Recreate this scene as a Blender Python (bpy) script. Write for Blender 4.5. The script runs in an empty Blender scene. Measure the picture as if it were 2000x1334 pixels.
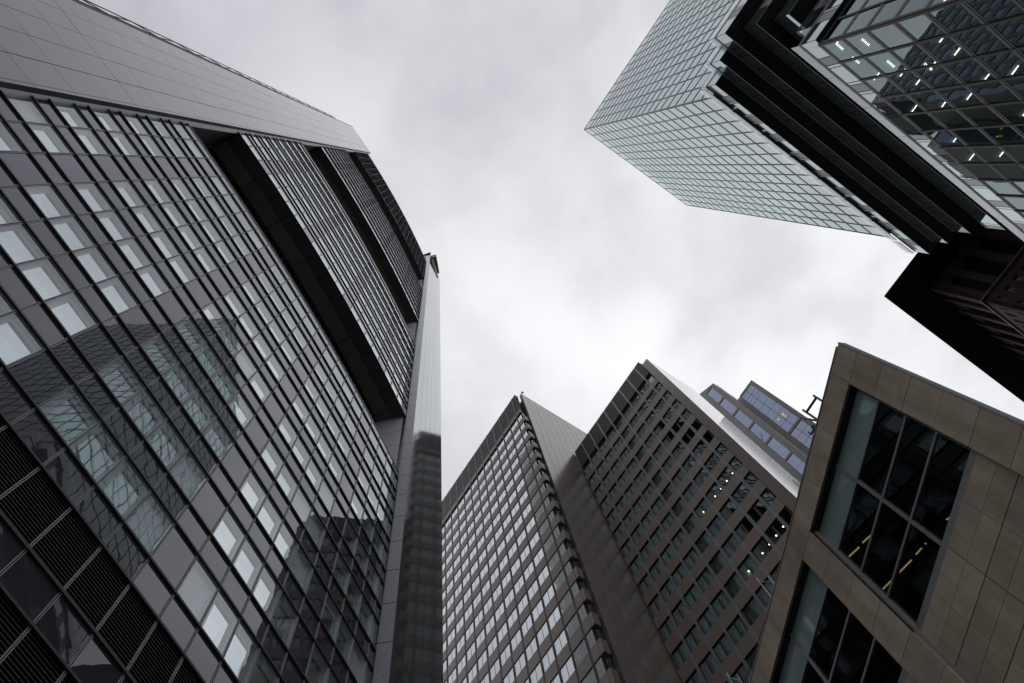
import bpy, math, random
from mathutils import Vector as V, Matrix
random.seed(7)
sc = bpy.context.scene
C = sc.collection

# ------------------------------------------------------------------ camera
CAM = V((0, 0, 1.6))
FPX = 1392.0                                   # focal length in pixels of a 2000 px wide picture
RX = V((-0.9231382288727665, -0.37146494704938693, -0.0991443569107593))   # image right
RY = V((0.38446821766389466, -0.8919163601899205, -0.23805334702942538))   # image down
RZ = RX.cross(RY)                              # view direction
cam = bpy.data.cameras.new('camera')
co = bpy.data.objects.new('camera', cam); C.objects.link(co)
cam.sensor_width = 36; cam.lens = FPX / 2000 * 36
cam.clip_start = 0.1; cam.clip_end = 6000
m = Matrix(((RX.x, -RY.x, -RZ.x, CAM.x), (RX.y, -RY.y, -RZ.y, CAM.y), (RX.z, -RY.z, -RZ.z, CAM.z), (0, 0, 0, 1)))
co.matrix_world = m
sc.camera = co

# ------------------------------------------------------------------ sky and light
sc.view_settings.view_transform = 'Standard'; sc.view_settings.look = 'None'
sc.view_settings.exposure = 0.0; sc.view_settings.gamma = 1
SUN_EL, SUN_AZ = math.radians(72), math.radians(-105)
w = bpy.data.worlds.new("World"); sc.world = w; w.use_nodes = True
nt = w.node_tree; N = nt.nodes; L = nt.links
bg = N['Background']
sky = N.new('ShaderNodeTexSky'); sky.sky_type = 'NISHITA'; sky.sun_disc = False
sky.sun_elevation = SUN_EL; sky.sun_rotation = math.pi/2 - SUN_AZ
tc = N.new('ShaderNodeTexCoord')
def wmath(op, a, b=None, c=None, clamp=False):
    n = N.new('ShaderNodeMath'); n.operation = op; n.use_clamp = clamp
    for i, x in enumerate((a, b, c)):
        if x is None: continue
        if isinstance(x, (int, float)): n.inputs[i].default_value = x
        else: L.new(x, n.inputs[i])
    return n.outputs[0]
# clouds live on a flat layer high above the street: direction / height
sep = N.new('ShaderNodeSeparateXYZ'); L.new(tc.outputs['Generated'], sep.inputs[0])
hz = wmath('MAXIMUM', sep.outputs[2], 0.12)
cx = wmath('DIVIDE', sep.outputs[0], hz); cy = wmath('DIVIDE', sep.outputs[1], hz)
cmb = N.new('ShaderNodeCombineXYZ'); L.new(cx, cmb.inputs[0]); L.new(cy, cmb.inputs[1])
n1 = N.new('ShaderNodeTexNoise'); n1.inputs['Scale'].default_value = 2.3; n1.inputs['Detail'].default_value = 7
n1.inputs['Roughness'].default_value = 0.50; n1.inputs['Distortion'].default_value = 0.25
n2 = N.new('ShaderNodeTexNoise'); n2.inputs['Scale'].default_value = 6.5; n2.inputs['Detail'].default_value = 6
n2.inputs['Roughness'].default_value = 0.5
mp = N.new('ShaderNodeMapping'); mp.inputs['Location'].default_value = (3.4, 1.7, 0.4)
L.new(cmb.outputs[0], mp.inputs[0]); L.new(mp.outputs[0], n1.inputs['Vector']); L.new(mp.outputs[0], n2.inputs['Vector'])
mixn = wmath('ADD', wmath('MULTIPLY', n1.outputs[0], 0.72), wmath('MULTIPLY', n2.outputs[0], 0.28))
cr = N.new('ShaderNodeMapRange'); cr.interpolation_type = 'SMOOTHSTEP'
L.new(mixn, cr.inputs[0]); cr.inputs[1].default_value = 0.36; cr.inputs[2].default_value = 0.64
cr.inputs[3].default_value = 0.79; cr.inputs[4].default_value = 1.10
# the cloud deck is thinner (brighter) towards the hidden sun
sd = V((math.cos(SUN_AZ)*math.cos(SUN_EL), math.sin(SUN_AZ)*math.cos(SUN_EL), math.sin(SUN_EL)))
bright = V((math.cos(SUN_AZ)*math.cos(.85), math.sin(SUN_AZ)*math.cos(.85), math.sin(.85)))
dp = N.new('ShaderNodeVectorMath'); dp.operation = 'DOT_PRODUCT'
L.new(tc.outputs['Generated'], dp.inputs[0]); dp.inputs[1].default_value = bright
gr = N.new('ShaderNodeMapRange'); L.new(dp.outputs['Value'], gr.inputs[0])
gr.inputs[1].default_value = 0.45; gr.inputs[2].default_value = 0.98; gr.inputs[3].default_value = 0.58; gr.inputs[4].default_value = 0.97
lum = wmath('MULTIPLY', cr.outputs[0], gr.outputs[0])
tint = N.new('ShaderNodeMix'); tint.data_type = 'RGBA'
tf = wmath('SUBTRACT', lum, 0.5); tf2 = wmath('MULTIPLY', tf, 2.4, clamp=True)
L.new(tf2, tint.inputs['Factor']); tint.inputs['A'].default_value = (0.955, 0.945, 1.05, 1); tint.inputs['B'].default_value = (0.985, 0.985, 1.02, 1)
vm = N.new('ShaderNodeVectorMath'); vm.operation = 'SCALE'; L.new(tint.outputs['Result'], vm.inputs[0]); L.new(lum, vm.inputs['Scale'])
vs = N.new('ShaderNodeVectorMath'); vs.operation = 'SCALE'; L.new(sky.outputs[0], vs.inputs[0]); vs.inputs['Scale'].default_value = 0.05
cov = N.new('ShaderNodeMix'); cov.data_type = 'RGBA'; cov.inputs['Factor'].default_value = 0.96
L.new(vs.outputs[0], cov.inputs['A']); L.new(vm.outputs[0], cov.inputs['B'])
sc10 = N.new('ShaderNodeVectorMath'); sc10.operation = 'SCALE'; L.new(cov.outputs['Result'], sc10.inputs[0]); sc10.inputs['Scale'].default_value = 10.0
L.new(sc10.outputs[0], bg.inputs['Color']); bg.inputs['Strength'].default_value = 0.1

sun = bpy.data.lights.new('sun', 'SUN'); so = bpy.data.objects.new('sun', sun); C.objects.link(so)
sun.energy = 0.6; sun.angle = math.radians(150); sun.color = (1.0, 0.98, 0.96)   # overcast: the whole cloud deck is the lamp
so.rotation_euler = (-sd).to_track_quat('-Z', 'Y').to_euler()

# ------------------------------------------------------------------ materials
MATS = {}
def base(name):
    mt = bpy.data.materials.new(name); mt.use_nodes = True; MATS[name] = mt
    return mt, mt.node_tree, mt.node_tree.nodes, mt.node_tree.links
def coords(n, l, scale=(1, 1, 1)):
    t = n.new('ShaderNodeNewGeometry'); mpg = n.new('ShaderNodeMapping'); mpg.inputs['Scale'].default_value = scale
    l.new(t.outputs['Position'], mpg.inputs[0]); return mpg.outputs[0]
def solid(name, col, rough=0.6, spec=0.5, metal=0.0, var=0.12, vscale=1.2, grain=0.0, streak=0.0, coat=0.0, bump=0.0, island=0.0):
    """opaque surface with cloudy wear, grain, rain streaks, and panel to panel variation"""
    mt, t, n, l = base(name); b = n['Principled BSDF']
    b.inputs['Roughness'].default_value = rough; b.inputs['Specular IOR Level'].default_value = spec
    b.inputs['Metallic'].default_value = metal; b.inputs['Coat Weight'].default_value = coat; b.inputs['Coat Roughness'].default_value = 0.08
    p = coords(n, l); fac = None
    def add(sock, amp):
        nonlocal fac
        mm = n.new('ShaderNodeMath'); mm.operation = 'MULTIPLY_ADD'; l.new(sock, mm.inputs[0]); mm.inputs[1].default_value = 2*amp; mm.inputs[2].default_value = 1-amp
        if fac is None: fac = mm.outputs[0]
        else:
            x = n.new('ShaderNodeMath'); x.operation = 'MULTIPLY'; l.new(fac, x.inputs[0]); l.new(mm.outputs[0], x.inputs[1]); fac = x.outputs[0]
    def noise(scale, detail, src=p):
        q = n.new('ShaderNodeTexNoise'); q.inputs['Scale'].default_value = scale; q.inputs['Detail'].default_value = detail; q.inputs['Roughness'].default_value = .6
        l.new(src, q.inputs['Vector']); return q.outputs[0]
    nz = noise(vscale, 5); add(nz, var)
    if grain: add(noise(38, 2), grain)
    if streak: add(noise(1.0, 4, coords(n, l, (2.6, 2.6, .22))), streak)
    if island:
        g = n.new('ShaderNodeNewGeometry'); add(g.outputs['Random Per Island'], island)
    cm = n.new('ShaderNodeVectorMath'); cm.operation = 'SCALE'; cm.inputs[0].default_value = col; l.new(fac, cm.inputs['Scale'])
    l.new(cm.outputs[0], b.inputs['Base Color'])
    if bump:
        bp = n.new('ShaderNodeBump'); bp.inputs['Strength'].default_value = 1; bp.inputs['Distance'].default_value = bump
        l.new(noise(.7, 2), bp.inputs['Height']); l.new(bp.outputs[0], b.inputs['Normal'])
    return mt
def glass(name, tint=(.9, .97, .96), r0=.1, ior=1.7, thru=(.55, .62, .6), opaque=False, wave=.004, wscale=.5, rough=.006, jit=0.0):
    """coated window glass: mirror share grows with grazing angle, the rest looks into the room (or onto a dark back-painted pane)"""
    mt, t, n, l = base(name); n.remove(n['Principled BSDF']); out = n['Material Output']
    gl = n.new('ShaderNodeBsdfGlossy'); gl.inputs['Color'].default_value = (*tint, 1); gl.inputs['Roughness'].default_value = rough
    if opaque: tr = n.new('ShaderNodeBsdfDiffuse'); tr.inputs['Color'].default_value = (*thru, 1)
    else: tr = n.new('ShaderNodeBsdfTransparent'); tr.inputs['Color'].default_value = (*thru, 1)
    bp = n.new('ShaderNodeBump'); bp.inputs['Strength'].default_value = 1; bp.inputs['Distance'].default_value = wave
    nz = n.new('ShaderNodeTexNoise'); nz.inputs['Scale'].default_value = wscale; nz.inputs['Detail'].default_value = 1.5
    p = coords(n, l)
    if jit:                                     # every pane sits a little differently in its frame
        g = n.new('ShaderNodeNewGeometry'); mu = n.new('ShaderNodeVectorMath'); mu.operation = 'SCALE'; mu.inputs[0].default_value = (jit, jit*2, -jit)
        l.new(g.outputs['Random Per Island'], mu.inputs['Scale']); ad = n.new('ShaderNodeVectorMath'); l.new(p, ad.inputs[0]); l.new(mu.outputs[0], ad.inputs[1]); p = ad.outputs[0]
    l.new(p, nz.inputs['Vector']); l.new(nz.outputs[0], bp.inputs['Height']); l.new(bp.outputs[0], gl.inputs['Normal'])
    fr = n.new('ShaderNodeFresnel'); gf = n.new('ShaderNodeNewGeometry')      # same mirror share from both sides of the pane
    im = n.new('ShaderNodeMapRange'); l.new(gf.outputs['Backfacing'], im.inputs[0]); im.inputs[3].default_value = ior; im.inputs[4].default_value = 1/ior; l.new(im.outputs[0], fr.inputs['IOR'])
    ma = n.new('ShaderNodeMath'); ma.operation = 'MULTIPLY_ADD'; ma.use_clamp = True
    l.new(fr.outputs[0], ma.inputs[0]); ma.inputs[1].default_value = 1-r0; ma.inputs[2].default_value = r0
    mx = n.new('ShaderNodeMixShader'); l.new(ma.outputs[0], mx.inputs[0]); l.new(tr.outputs[0], mx.inputs[1]); l.new(gl.outputs[0], mx.inputs[2])
    l.new(mx.outputs[0], out.inputs['Surface'])
    return mt
def lamp_mat(name, col, e):
    mt, t, n, l = base(name); b = n['Principled BSDF']; b.inputs['Base Color'].default_value = (*col, 1)
    b.inputs['Emission Color'].default_value = (*col, 1); b.inputs['Emission Strength'].default_value = e
    return mt
asphalt = solid('street_paving', (.17, .165, .16), .9, grain=.3, vscale=.3)
pylon_metal = solid('pylon_metal', (.034, .043, .058), .14, .78, metal=0, var=.10, island=.16)
pylon_metal.node_tree.nodes['Principled BSDF'].inputs['Specular Tint'].default_value = (.88, .95, 1, 1)
joint_dark = solid('joint_dark', (.022, .023, .026), .7)
dark_metal = solid('dark_metal', (.022, .02, .022), .5)
rail_metal = solid('rail_metal', (.30, .31, .32), .45, metal=.3)
spandrel_glass = glass('spandrel_glass', (.80, .81, .89), .02, 1.6, (.052, .05, .06), True, .004, .7, jit=6)
outer_glass = glass('outer_glass', (.92, .98, 1.0), .06, 1.55, (.90, .94, .95), False, .004, .7, jit=6)
spandrel_brightened = glass('spandrel_brightened', (.94, .95, 1.0), .22, 1.6, (.07, .07, .075), True, .003, .75, jit=6)  # brighter copy of spandrel_glass for upper blocks: grazing sky sheen put into the material
inner_pane = glass('inner_pane', (.93, .98, 1), .42, 1.6, (.10, .115, .115), True, .004, .6, jit=5)
reveal_grey = solid('reveal_grey', (.48, .51, .53), .5)
louvre_mat = solid('louvre_metal', (.018, .018, .02), .6)
soffit_brown = solid('soffit_brown', (.17, .145, .12), .6, var=.1, island=.12)
soffit_dark = solid('soffit_dark', (.085, .078, .08), .6, island=.1)
garden_glass = glass('garden_glass', (.6, .7, .68), .04, 1.35, (.012, .016, .015), True)
fin_glass = glass('mirror_cladding', (.72, .75, .77), .12, 1.6, (.10, .11, .112), True, .0012, .35, rough=.06, jit=3)
tower_glass = glass('tower_glass', (.72, .825, .825), .36, 1.6, (.06, .085, .082), True, .0022, .7, jit=8)
tower_frame = solid('tower_frame', (.075, .073, .08), .45, .5, metal=.3)
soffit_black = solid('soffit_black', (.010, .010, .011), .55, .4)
edge_bronze = solid('edge_bronze', (.10, .085, .085), .4, metal=.4)
low_glass = glass('low_glass', (.56, .68, .70), .15, 1.6, (.30, .37, .37), False, .017, .24, jit=14)
white_panel = solid('white_panel', (.50, .53, .54), .4, var=.08)
grey_panel = solid('grey_panel', (.22, .21, .23), .4)
balustrade_glass = glass('balustrade_glass', (.80, .84, .86), .22, 1.5, (.78, .80, .82), False, .001)
stone_tan = solid('stone_tan', (.38, .315, .24), .78, .3, var=.36, vscale=1.3, grain=.32, streak=.4, island=.13, bump=.002)
stone_ledge = solid('stone_ledge', (.27, .24, .21), .75, .3, var=.15, grain=.15, streak=.2)
gasket = solid('gasket', (.012, .012, .012), .8)
window_frame_grey = solid('window_frame_grey', (.27, .28, .29), .4, metal=.4)
blind_green = glass('blind_pane', (.8, .9, .88), .03, 1.4, (.25, .33, .315), True, .001)
room_glass = glass('room_glass', (.8, .9, .95), .0, 1.33, (.42, .44, .44), False, .002)
room_dark = solid('room_dark', (.035, .036, .038), .9)
room_beam = solid('room_beam', (.10, .105, .11), .8)
brown_clad = solid('brown_cladding', (.185, .155, .132), .26, .5, var=.10, vscale=.25, streak=.10, island=.07)
brown_spandrel = solid('brown_spandrel', (.205, .165, .135), .42, .5, var=.07, island=.07)
light_clad = solid('light_cladding', (.74, .70, .66), .24, .5, coat=.8, var=.06, streak=.10, island=.05)
screen_dark = solid('screen_dark', (.036, .031, .032), .6, var=.08, island=.1)
slab_glass = glass('slab_glass', (.92, .98, 1.0), .52, 1.7, (.42, .50, .50), False, .006, .45, jit=9)
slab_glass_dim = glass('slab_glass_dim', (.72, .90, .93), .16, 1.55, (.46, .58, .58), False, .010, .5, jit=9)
room_mid = solid('room_mid', (.09, .10, .105), .9)
blind_pale = solid('blind_pale', (.55, .60, .62), .8, island=.2)
blue_glass = glass('blue_glass', (.62, .72, .95), .30, 1.7, (.05, .06, .085), True, .002, .5, jit=5)
grey_stone = solid('grey_stone', (.30, .285, .265), .6, var=.08, streak=.1)
brick_red = solid('brick_red', (.040, .022, .020), .85, grain=.25, var=.2, vscale=.6, streak=.15)
eave_black = solid('eave_black', (.004, .004, .005), .7, .15)
warm_lamp = lamp_mat('warm_lamp', (1, .80, .45), 7)
white_lamp = lamp_mat('white_lamp', (1, .93, .80), 6)
yellow_lamp = lamp_mat('yellow_lamp', (1, .74, .22), .5)

def grid_facade(name, frame_col, glass_col):
    mt, t, n, l = base(name); b = n['Principled BSDF']; b.inputs['Roughness'].default_value = .15; b.inputs['Specular IOR Level'].default_value = .8
    g = n.new('ShaderNodeNewGeometry'); sp = n.new('ShaderNodeSeparateXYZ'); l.new(g.outputs['Position'], sp.inputs[0])
    ad = n.new('ShaderNodeMath'); l.new(sp.outputs[0], ad.inputs[0]); l.new(sp.outputs[1], ad.inputs[1])
    cb = n.new('ShaderNodeCombineXYZ'); l.new(ad.outputs[0], cb.inputs[0]); l.new(sp.outputs[2], cb.inputs[1])
    br = n.new('ShaderNodeTexBrick'); br.offset = 0; br.inputs['Scale'].default_value = 1; br.inputs['Brick Width'].default_value = 2.4; br.inputs['Row Height'].default_value = 3.75
    br.inputs['Mortar Size'].default_value = .28; br.inputs['Color1'].default_value = (*glass_col, 1); br.inputs['Color2'].default_value = (*[c*1.6 for c in glass_col], 1); br.inputs['Mortar'].default_value = (*frame_col, 1)
    l.new(cb.outputs[0], br.inputs['Vector']); l.new(br.outputs[0], b.inputs['Base Color']); return mt
south_facade = grid_facade('south_facade', (.02, .02, .022), (.05, .075, .072))
# ------------------------------------------------------------------ mesh helpers
class F:
    """facade frame: s runs along u, d outward along n, z up (world height)"""
    def __init__(s, o, u, n): s.o = V((o[0], o[1], 0)); s.u = V((u[0], u[1], 0)).normalized(); s.n = V((n[0], n[1], 0)).normalized()
    def p(s, a, d, z): return s.o + s.u*a + s.n*d + V((0, 0, z))
class Curve:
    """curved facade frame: s is arc length from the north end"""
    def __init__(self):
        self.pts = []; y = 9.75; acc = 0; prev = None
        while y > -24.5:
            x = 0.002777264864*y*y + 0.118645481895*y + 14.041233726
            q = V((x, y, 0))
            if prev is not None: acc += (q-prev).length
            self.pts.append((acc, q)); prev = q; y -= 0.05
        self.len = acc
    def at(self, s):
        i = max(0, min(len(self.pts)-2, int(s/self.len*(len(self.pts)-1))))
        while i < len(self.pts)-2 and self.pts[i+1][0] < s: i += 1
        while i > 0 and self.pts[i][0] > s: i -= 1
        (a, p0), (b, p1) = self.pts[i], self.pts[i+1]
        t = (s-a)/(b-a); return p0+(p1-p0)*t, (p1-p0).normalized()
    def s_of_y(self, y):
        return min(self.pts, key=lambda k: abs(k[1].y-y))[0]
    def p(self, s, d, z):
        q, u = self.at(s); n = V((u.y, -u.x, 0))
        if n.x > 0: n = -n
        return q+n*d+V((0, 0, z))
class MB:
    def __init__(s): s.v = []; s.f = []; s.mi = []; s.mats = []
    def _m(s, mt):
        if mt not in s.mats: s.mats.append(mt)
        return s.mats.index(mt)
    def poly(s, pts, mt):
        k = len(s.v); s.v += [tuple(p) for p in pts]; s.f.append(tuple(range(k, k+len(pts)))); s.mi.append(s._m(mt))
    def quad(s, f, a0, a1, d, z0, z1, mt): s.poly([f.p(a0, d, z0), f.p(a1, d, z0), f.p(a1, d, z1), f.p(a0, d, z1)], mt)
    def hexa(s, P, mt):
        k = len(s.v); s.v += [tuple(p) for p in P]; i = s._m(mt)
        for q in ((0, 3, 2, 1), (4, 5, 6, 7), (0, 1, 5, 4), (1, 2, 6, 5), (2, 3, 7, 6), (3, 0, 4, 7)):
            s.f.append(tuple(k+j for j in q)); s.mi.append(i)
    def box(s, f, a0, a1, d0, d1, z0, z1, mt):
        s.hexa([f.p(a0, d0, z0), f.p(a1, d0, z0), f.p(a1, d1, z0), f.p(a0, d1, z0), f.p(a0, d0, z1), f.p(a1, d0, z1), f.p(a1, d1, z1), f.p(a0, d1, z1)], mt)
    def sweep(s, f, a0, a1, d0, d1, z0, z1, mt, step=1.43):
        n = max(1, int(math.ceil((a1-a0)/step))); k = len(s.v); i = s._m(mt)
        for j in range(n+1):
            a = a0+(a1-a0)*j/n
            s.v += [tuple(f.p(a, d0, z0)), tuple(f.p(a, d1, z0)), tuple(f.p(a, d1, z1)), tuple(f.p(a, d0, z1))]
        for j in range(n):
            b = k+4*j
            for e in range(4):
                s.f.append((b+e, b+(e+1) % 4, b+4+(e+1) % 4, b+4+e)); s.mi.append(i)
        s.f.append((k, k+3, k+2, k+1)); s.f.append((k+4*n, k+4*n+1, k+4*n+2, k+4*n+3)); s.mi += [i, i]
    def bar(s, p, q, r, mt):
        p, q = V(p), V(q); d = (q-p).normalized(); a = d.cross(V((0, 0, 1)) if abs(d.z) < .9 else V((1, 0, 0))).normalized()*r; b = d.cross(a).normalized()*r
        s.hexa([p-a-b, p+a-b, p+a+b, p-a+b, q-a-b, q+a-b, q+a+b, q-a+b], mt)
    def prism(s, pts, z0, z1, mt, top=None, bottom=None):
        lo = [V((p[0], p[1], z0)) for p in pts]; hi = [V((p[0], p[1], z1)) for p in pts]; n = len(pts)
        for i in range(n): s.poly([lo[i], lo[(i+1) % n], hi[(i+1) % n], hi[i]], mt)
        s.poly(hi, top or mt); s.poly(lo[::-1], bottom or mt)
    def room(s, f, a0, a1, d0, d1, z0, z1, mt, back=True):
        """open box seen from outside: reveals and back wall (d0 = back)"""
        s.poly([f.p(a0, d0, z0), f.p(a0, d1, z0), f.p(a0, d1, z1), f.p(a0, d0, z1)], mt)
        s.poly([f.p(a1, d0, z0), f.p(a1, d1, z0), f.p(a1, d1, z1), f.p(a1, d0, z1)], mt)
        s.poly([f.p(a0, d0, z0), f.p(a1, d0, z0), f.p(a1, d1, z0), f.p(a0, d1, z0)], mt)
        s.poly([f.p(a0, d0, z1), f.p(a1, d0, z1), f.p(a1, d1, z1), f.p(a0, d1, z1)], mt)
        if back: s.quad(f, a0, a1, d0, z0, z1, mt)
def build(name, mb, parent=None, kind=None, label=None):
    o_w = V((0, 0, 0)); q = parent
    while q is not None: o_w += q.location; q = q.parent
    me = bpy.data.meshes.new(name); me.from_pydata([tuple(V(v)-o_w) for v in mb.v], [], mb.f); me.update()
    for x in mb.mats: me.materials.append(x)
    me.polygons.foreach_set('material_index', mb.mi)
    o = bpy.data.objects.new(name, me); C.objects.link(o)
    if parent is not None: o.parent = parent
    if kind: o['kind'] = kind
    if label: o['label'] = label
    return o
def thing(name, loc, label, cat, group=None):
    o = bpy.data.objects.new(name, None); C.objects.link(o); o.location = loc; o.empty_display_size = 2
    o['label'] = label; o['category'] = cat
    if group: o['group'] = group
    return o
def pix(p):
    d = V(p)-CAM; z = d.dot(RZ)
    if z < .1: return None
    return (1000+FPX*d.dot(RX)/z, 667+FPX*d.dot(RY)/z)
def area(f, a0, a1, d, z0, z1):
    q = [pix(f.p(a, d, z)) for a, z in ((a0, z0), (a1, z0), (a1, z1), (a0, z1))]
    if any(x is None for x in q): return 0
    c = (sum(x[0] for x in q)/4, sum(x[1] for x in q)/4)
    if not (-40 < c[0] < 2040 and -40 < c[1] < 1374): return 0
    return abs(sum(q[i][0]*q[(i+1) % 4][1]-q[(i+1) % 4][0]*q[i][1] for i in range(4)))/2
def repeats(items, name, parent, limit=100):
    """items: (size in the picture, function adding the shape, parent part or None). The largest become parts, the rest one part."""
    items = sorted(items, key=lambda t: -t[0]); rest = MB()
    for k, (ar, fn, par) in enumerate(items):
        if k < limit and (ar > 0 or len(items) <= limit):
            b = MB(); fn(b); build(name, b, par or parent)
        else: fn(rest)
    if rest.f: build(name, rest, parent, 'stuff')

# ------------------------------------------------------------------ ground
g = MB(); g.poly([(-1500, -1500, 0), (1500, -1500, 0), (1500, 1500, 0), (-1500, 1500, 0)], asphalt)
build('street', g, None, 'structure')

# ================================================================== curved grey tower on the left
def curved_tower():
    T = thing('office_tower', (22, -6, 0), 'dark grey tower of curved glass blocks stacked between two tall metal corner pylons', 'office tower')
    f = Curve()
    S0, S1 = f.s_of_y(9.40), f.s_of_y(-22.05)
    nb = 22; pitch = (S1-S0)/nb
    nodes = [S0+pitch*i for i in range(nb+1)]
    # heights: each storey 3.755 m = window 2.32 + spandrel 1.43
    FL = 3.755
    blocks = [(0.0, 56.75), (70.0, 100.2), (115.3, 145.6), (160.0, 190.4)]
    windows, spandrels, ledges, mullions, louvres = [], [], [], [], []
    for bi, (zb, zt) in enumerate(blocks):
        body = MB()
        # core behind the glass and the top slab
        body.sweep(f, S0, S1, -5.0, -1.1, zb+.46, zt-.02, room_dark)
        body.sweep(f, S0, S1, -1.1, -.06, zt-.25, zt-.02, soffit_dark)
        if bi:
            # soffit: outer and inner panel rows, with open joints between the panels
            n = 15; st = (S1-S0)/n
            for j in range(n):
                a, b = S0+st*j+.03, S0+st*(j+1)-.03
                body.poly([f.p(a, 0, zb), f.p(b, 0, zb), f.p(b, -1.25, zb+.12), f.p(a, -1.25, zb+.12)], soffit_dark)
                if j % 2 == 0:
                    b2 = min(S1, S0+st*(j+2)-.03)
                    body.poly([f.p(a, -1.30, zb+.14), f.p(b2, -1.30, zb+.14), f.p(b2, -2.75, zb+.14), f.p(a, -2.75, zb+.14)], soffit_brown)
            body.sweep(f, S0, S1, -5.0, -.05, zb+.20, zb+.45, joint_dark)
            body.sweep(f, S0, S1, -.05, .05, zb-.05, zb+.16, dark_metal)
        blk = build('office_block', body, T)
        # storeys counted down from the top of the block
        k = 0; z = zt
        while z - FL > max(zb, 8) - .7:
            sp0 = z-1.43; w0 = max(z-FL, zb+.12)
            for i in range(nb):
                a, b = nodes[i]+.045, nodes[i+1]-.045
                spandrels.append((area(f, a, b, 0, sp0, z), (lambda m, a=a, b=b, z0=sp0+.05, z1=z-.05, g=spandrel_brightened if bi else spandrel_glass: (m.quad(f, a, b, 0, z0, z1, g))), blk))
                lou = bi == 0 and (15.0 < w0 < 21.0)
                if lou and i <= 14:
                    def lf(m, a=a, b=b, z0=w0, z1=sp0):
                        q = z0+.05
                        while q < z1-.06:
                            m.hexa([f.p(a, -.10, q+.06), f.p(b, -.10, q+.06), f.p(b, 0, q), f.p(a, 0, q), f.p(a, -.10, q+.085), f.p(b, -.10, q+.085), f.p(b, 0, q+.03), f.p(a, 0, q+.03)], louvre_mat); q += .125
                        m.quad(f, a, b, -.14, z0, z1, gasket)
                    louvres.append((area(f, a, b, 0, w0, sp0), lf, blk)); continue
                blank = i % 5 == 2
                blind = random.random(); sh = random.uniform(0, .14); dr = random.uniform(0, .25) if random.random() < .4 else 0
                def wf(m, a=a, b=b, z0=w0+.05, z1=sp0-.05, blank=blank, up=bi == 0, blind=blind, sh=sh, dr=dr):
                    if blank: m.quad(f, a, b, 0, z0, z1, spandrel_glass); return
                    m.quad(f, a, b, 0, z0, z1, outer_glass)
                    dp = .19 if up else .07
                    m.room(f, a, b, -dp-.01, -.004, z0, z1, reveal_grey, back=False)
                    m.quad(f, a+(.12+sh if up else .03), b-.03, -dp, z0+.02, z1-(.22+dr if up else .05), inner_pane if blind > .12 else blind_pale)
                    m.quad(f, a-.02, b+.02, -dp-.02, z0-.02, z1+.02, reveal_grey)
                windows.append((area(f, a, b, 0, w0, sp0), wf, blk))
            for zz in (sp0, w0):
                if zz-zb > .3 or bi == 0:
                    ledges.append((1, (lambda m, zz=zz: m.sweep(f, S0+.02, S1-.02, -.03, .095, zz-.045, zz+.045, dark_metal)), blk))
            z -= FL; k += 1
        ledges.append((1, (lambda m, zz=zt: (m.sweep(f, S0+.02, S1-.02, -.03, .05, zz-.04, zz+.03, rail_metal), m.sweep(f, S0+.02, S1-.02, -.03, .03, zz-.16, zz-.12, rail_metal))), blk))
        for i in range(nb+1):
            def mf(m, a=nodes[i], z0=max(zb, 2)+.02, z1=zt):
                for e in (-.042, .018):
                    m.box(f, a+e, a+e+.024, -.05, .035, z0, z1, rail_metal)
                m.box(f, a-.02, a+.02, -.05, .004, z0, z1, dark_metal)
            mullions.append((1, mf, blk))
    repeats(windows, 'window', T); repeats(spandrels, 'spandrel_panel', T); repeats(ledges, 'ledge', T); repeats(mullions, 'mullion', T); repeats(louvres, 'louvre', T)
    # gardens between the blocks: dark set back glazing with steel brackets
    for (z0, z1) in ((56.75, 70.1), (100.2, 115.4), (145.6, 160.1)):
        b = MB(); b.sweep(f, S0, S1, -5.2, -2.9, z0-.3, z1+.3, garden_glass)
        for i in range(0, nb+1, 2):
            b.box(f, nodes[i]-.06, nodes[i]+.06, -2.92, -2.75, z0, z1, dark_metal)
            b.box(f, nodes[i]-.05, nodes[i]+.05, -2.8, -.35, z0+.55, z0+.70, rail_metal)
            b.box(f, nodes[i]-.04, nodes[i]+.04, -.40, -.32, z0-.1, z0+.70, rail_metal)
        b.sweep(f, S0, S1, -.39, -.35, z0+.9, z0+.95, rail_metal)
        build('winter_garden', b, T)
    # mass of the tower behind the front
    b = MB(); b.prism([(20.3, 9.0), (18.6, -2.0), (18.2, -24), (42, -36), (60, -6), (40, 20), (22, 17)], 0, 188, south_facade); build('core', b, T)
    # ---- north pylon: flat metal panels
    p0, p1 = V((14.94, 9.57, 0)), V((16.54, 17.10, 0))
    fp = F(p0, p1-p0, V((-1, .2126, 0)))
    wdt = (p1-p0).length; top = 195.2
    b = MB(); xs = [0, .20, 1.74, 3.30, 4.83, 6.27, wdt]; zs = []
    z = 47.4-3.673*12
    while z < top: zs.append(z); z += 3.673
    zs.append(top)
    for i in range(len(xs)-1):
        for j in range(len(zs)-1):
            thick = .035 if (j-12) % 4 == 0 else .012
            th_x = .028 if i == 2 else .012
            t = [random.uniform(-.004, .004) for _ in range(2)]
            a0, a1, z0, z1 = xs[i]+th_x, xs[i+1]-.012, zs[j]+thick, zs[j+1]-.012
            b.poly([fp.p(a0, t[0], z0), fp.p(a1, t[1], z0), fp.p(a1, t[1], z1), fp.p(a0, t[0], z1)], pylon_metal)
    b.box(fp, 0.01, wdt, -3.0, -.02, 0, top-.01, joint_dark)
    # return towards the glass
    for j in range(len(zs)-1):
        b.poly([fp.p(0, -.02, zs[j]+.012), fp.p(-.02, -.30, zs[j]+.012), fp.p(-.02, -.30, zs[j+1]-.012), fp.p(0, -.02, zs[j+1]-.012)], joint_dark)
        b.poly([fp.p(-.025, -.31, zs[j]+.012), fp.p(-.20, -.62, zs[j]+.012), fp.p(-.20, -.62, zs[j+1]-.012), fp.p(-.025, -.31, zs[j+1]-.012)], reveal_grey)
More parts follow.
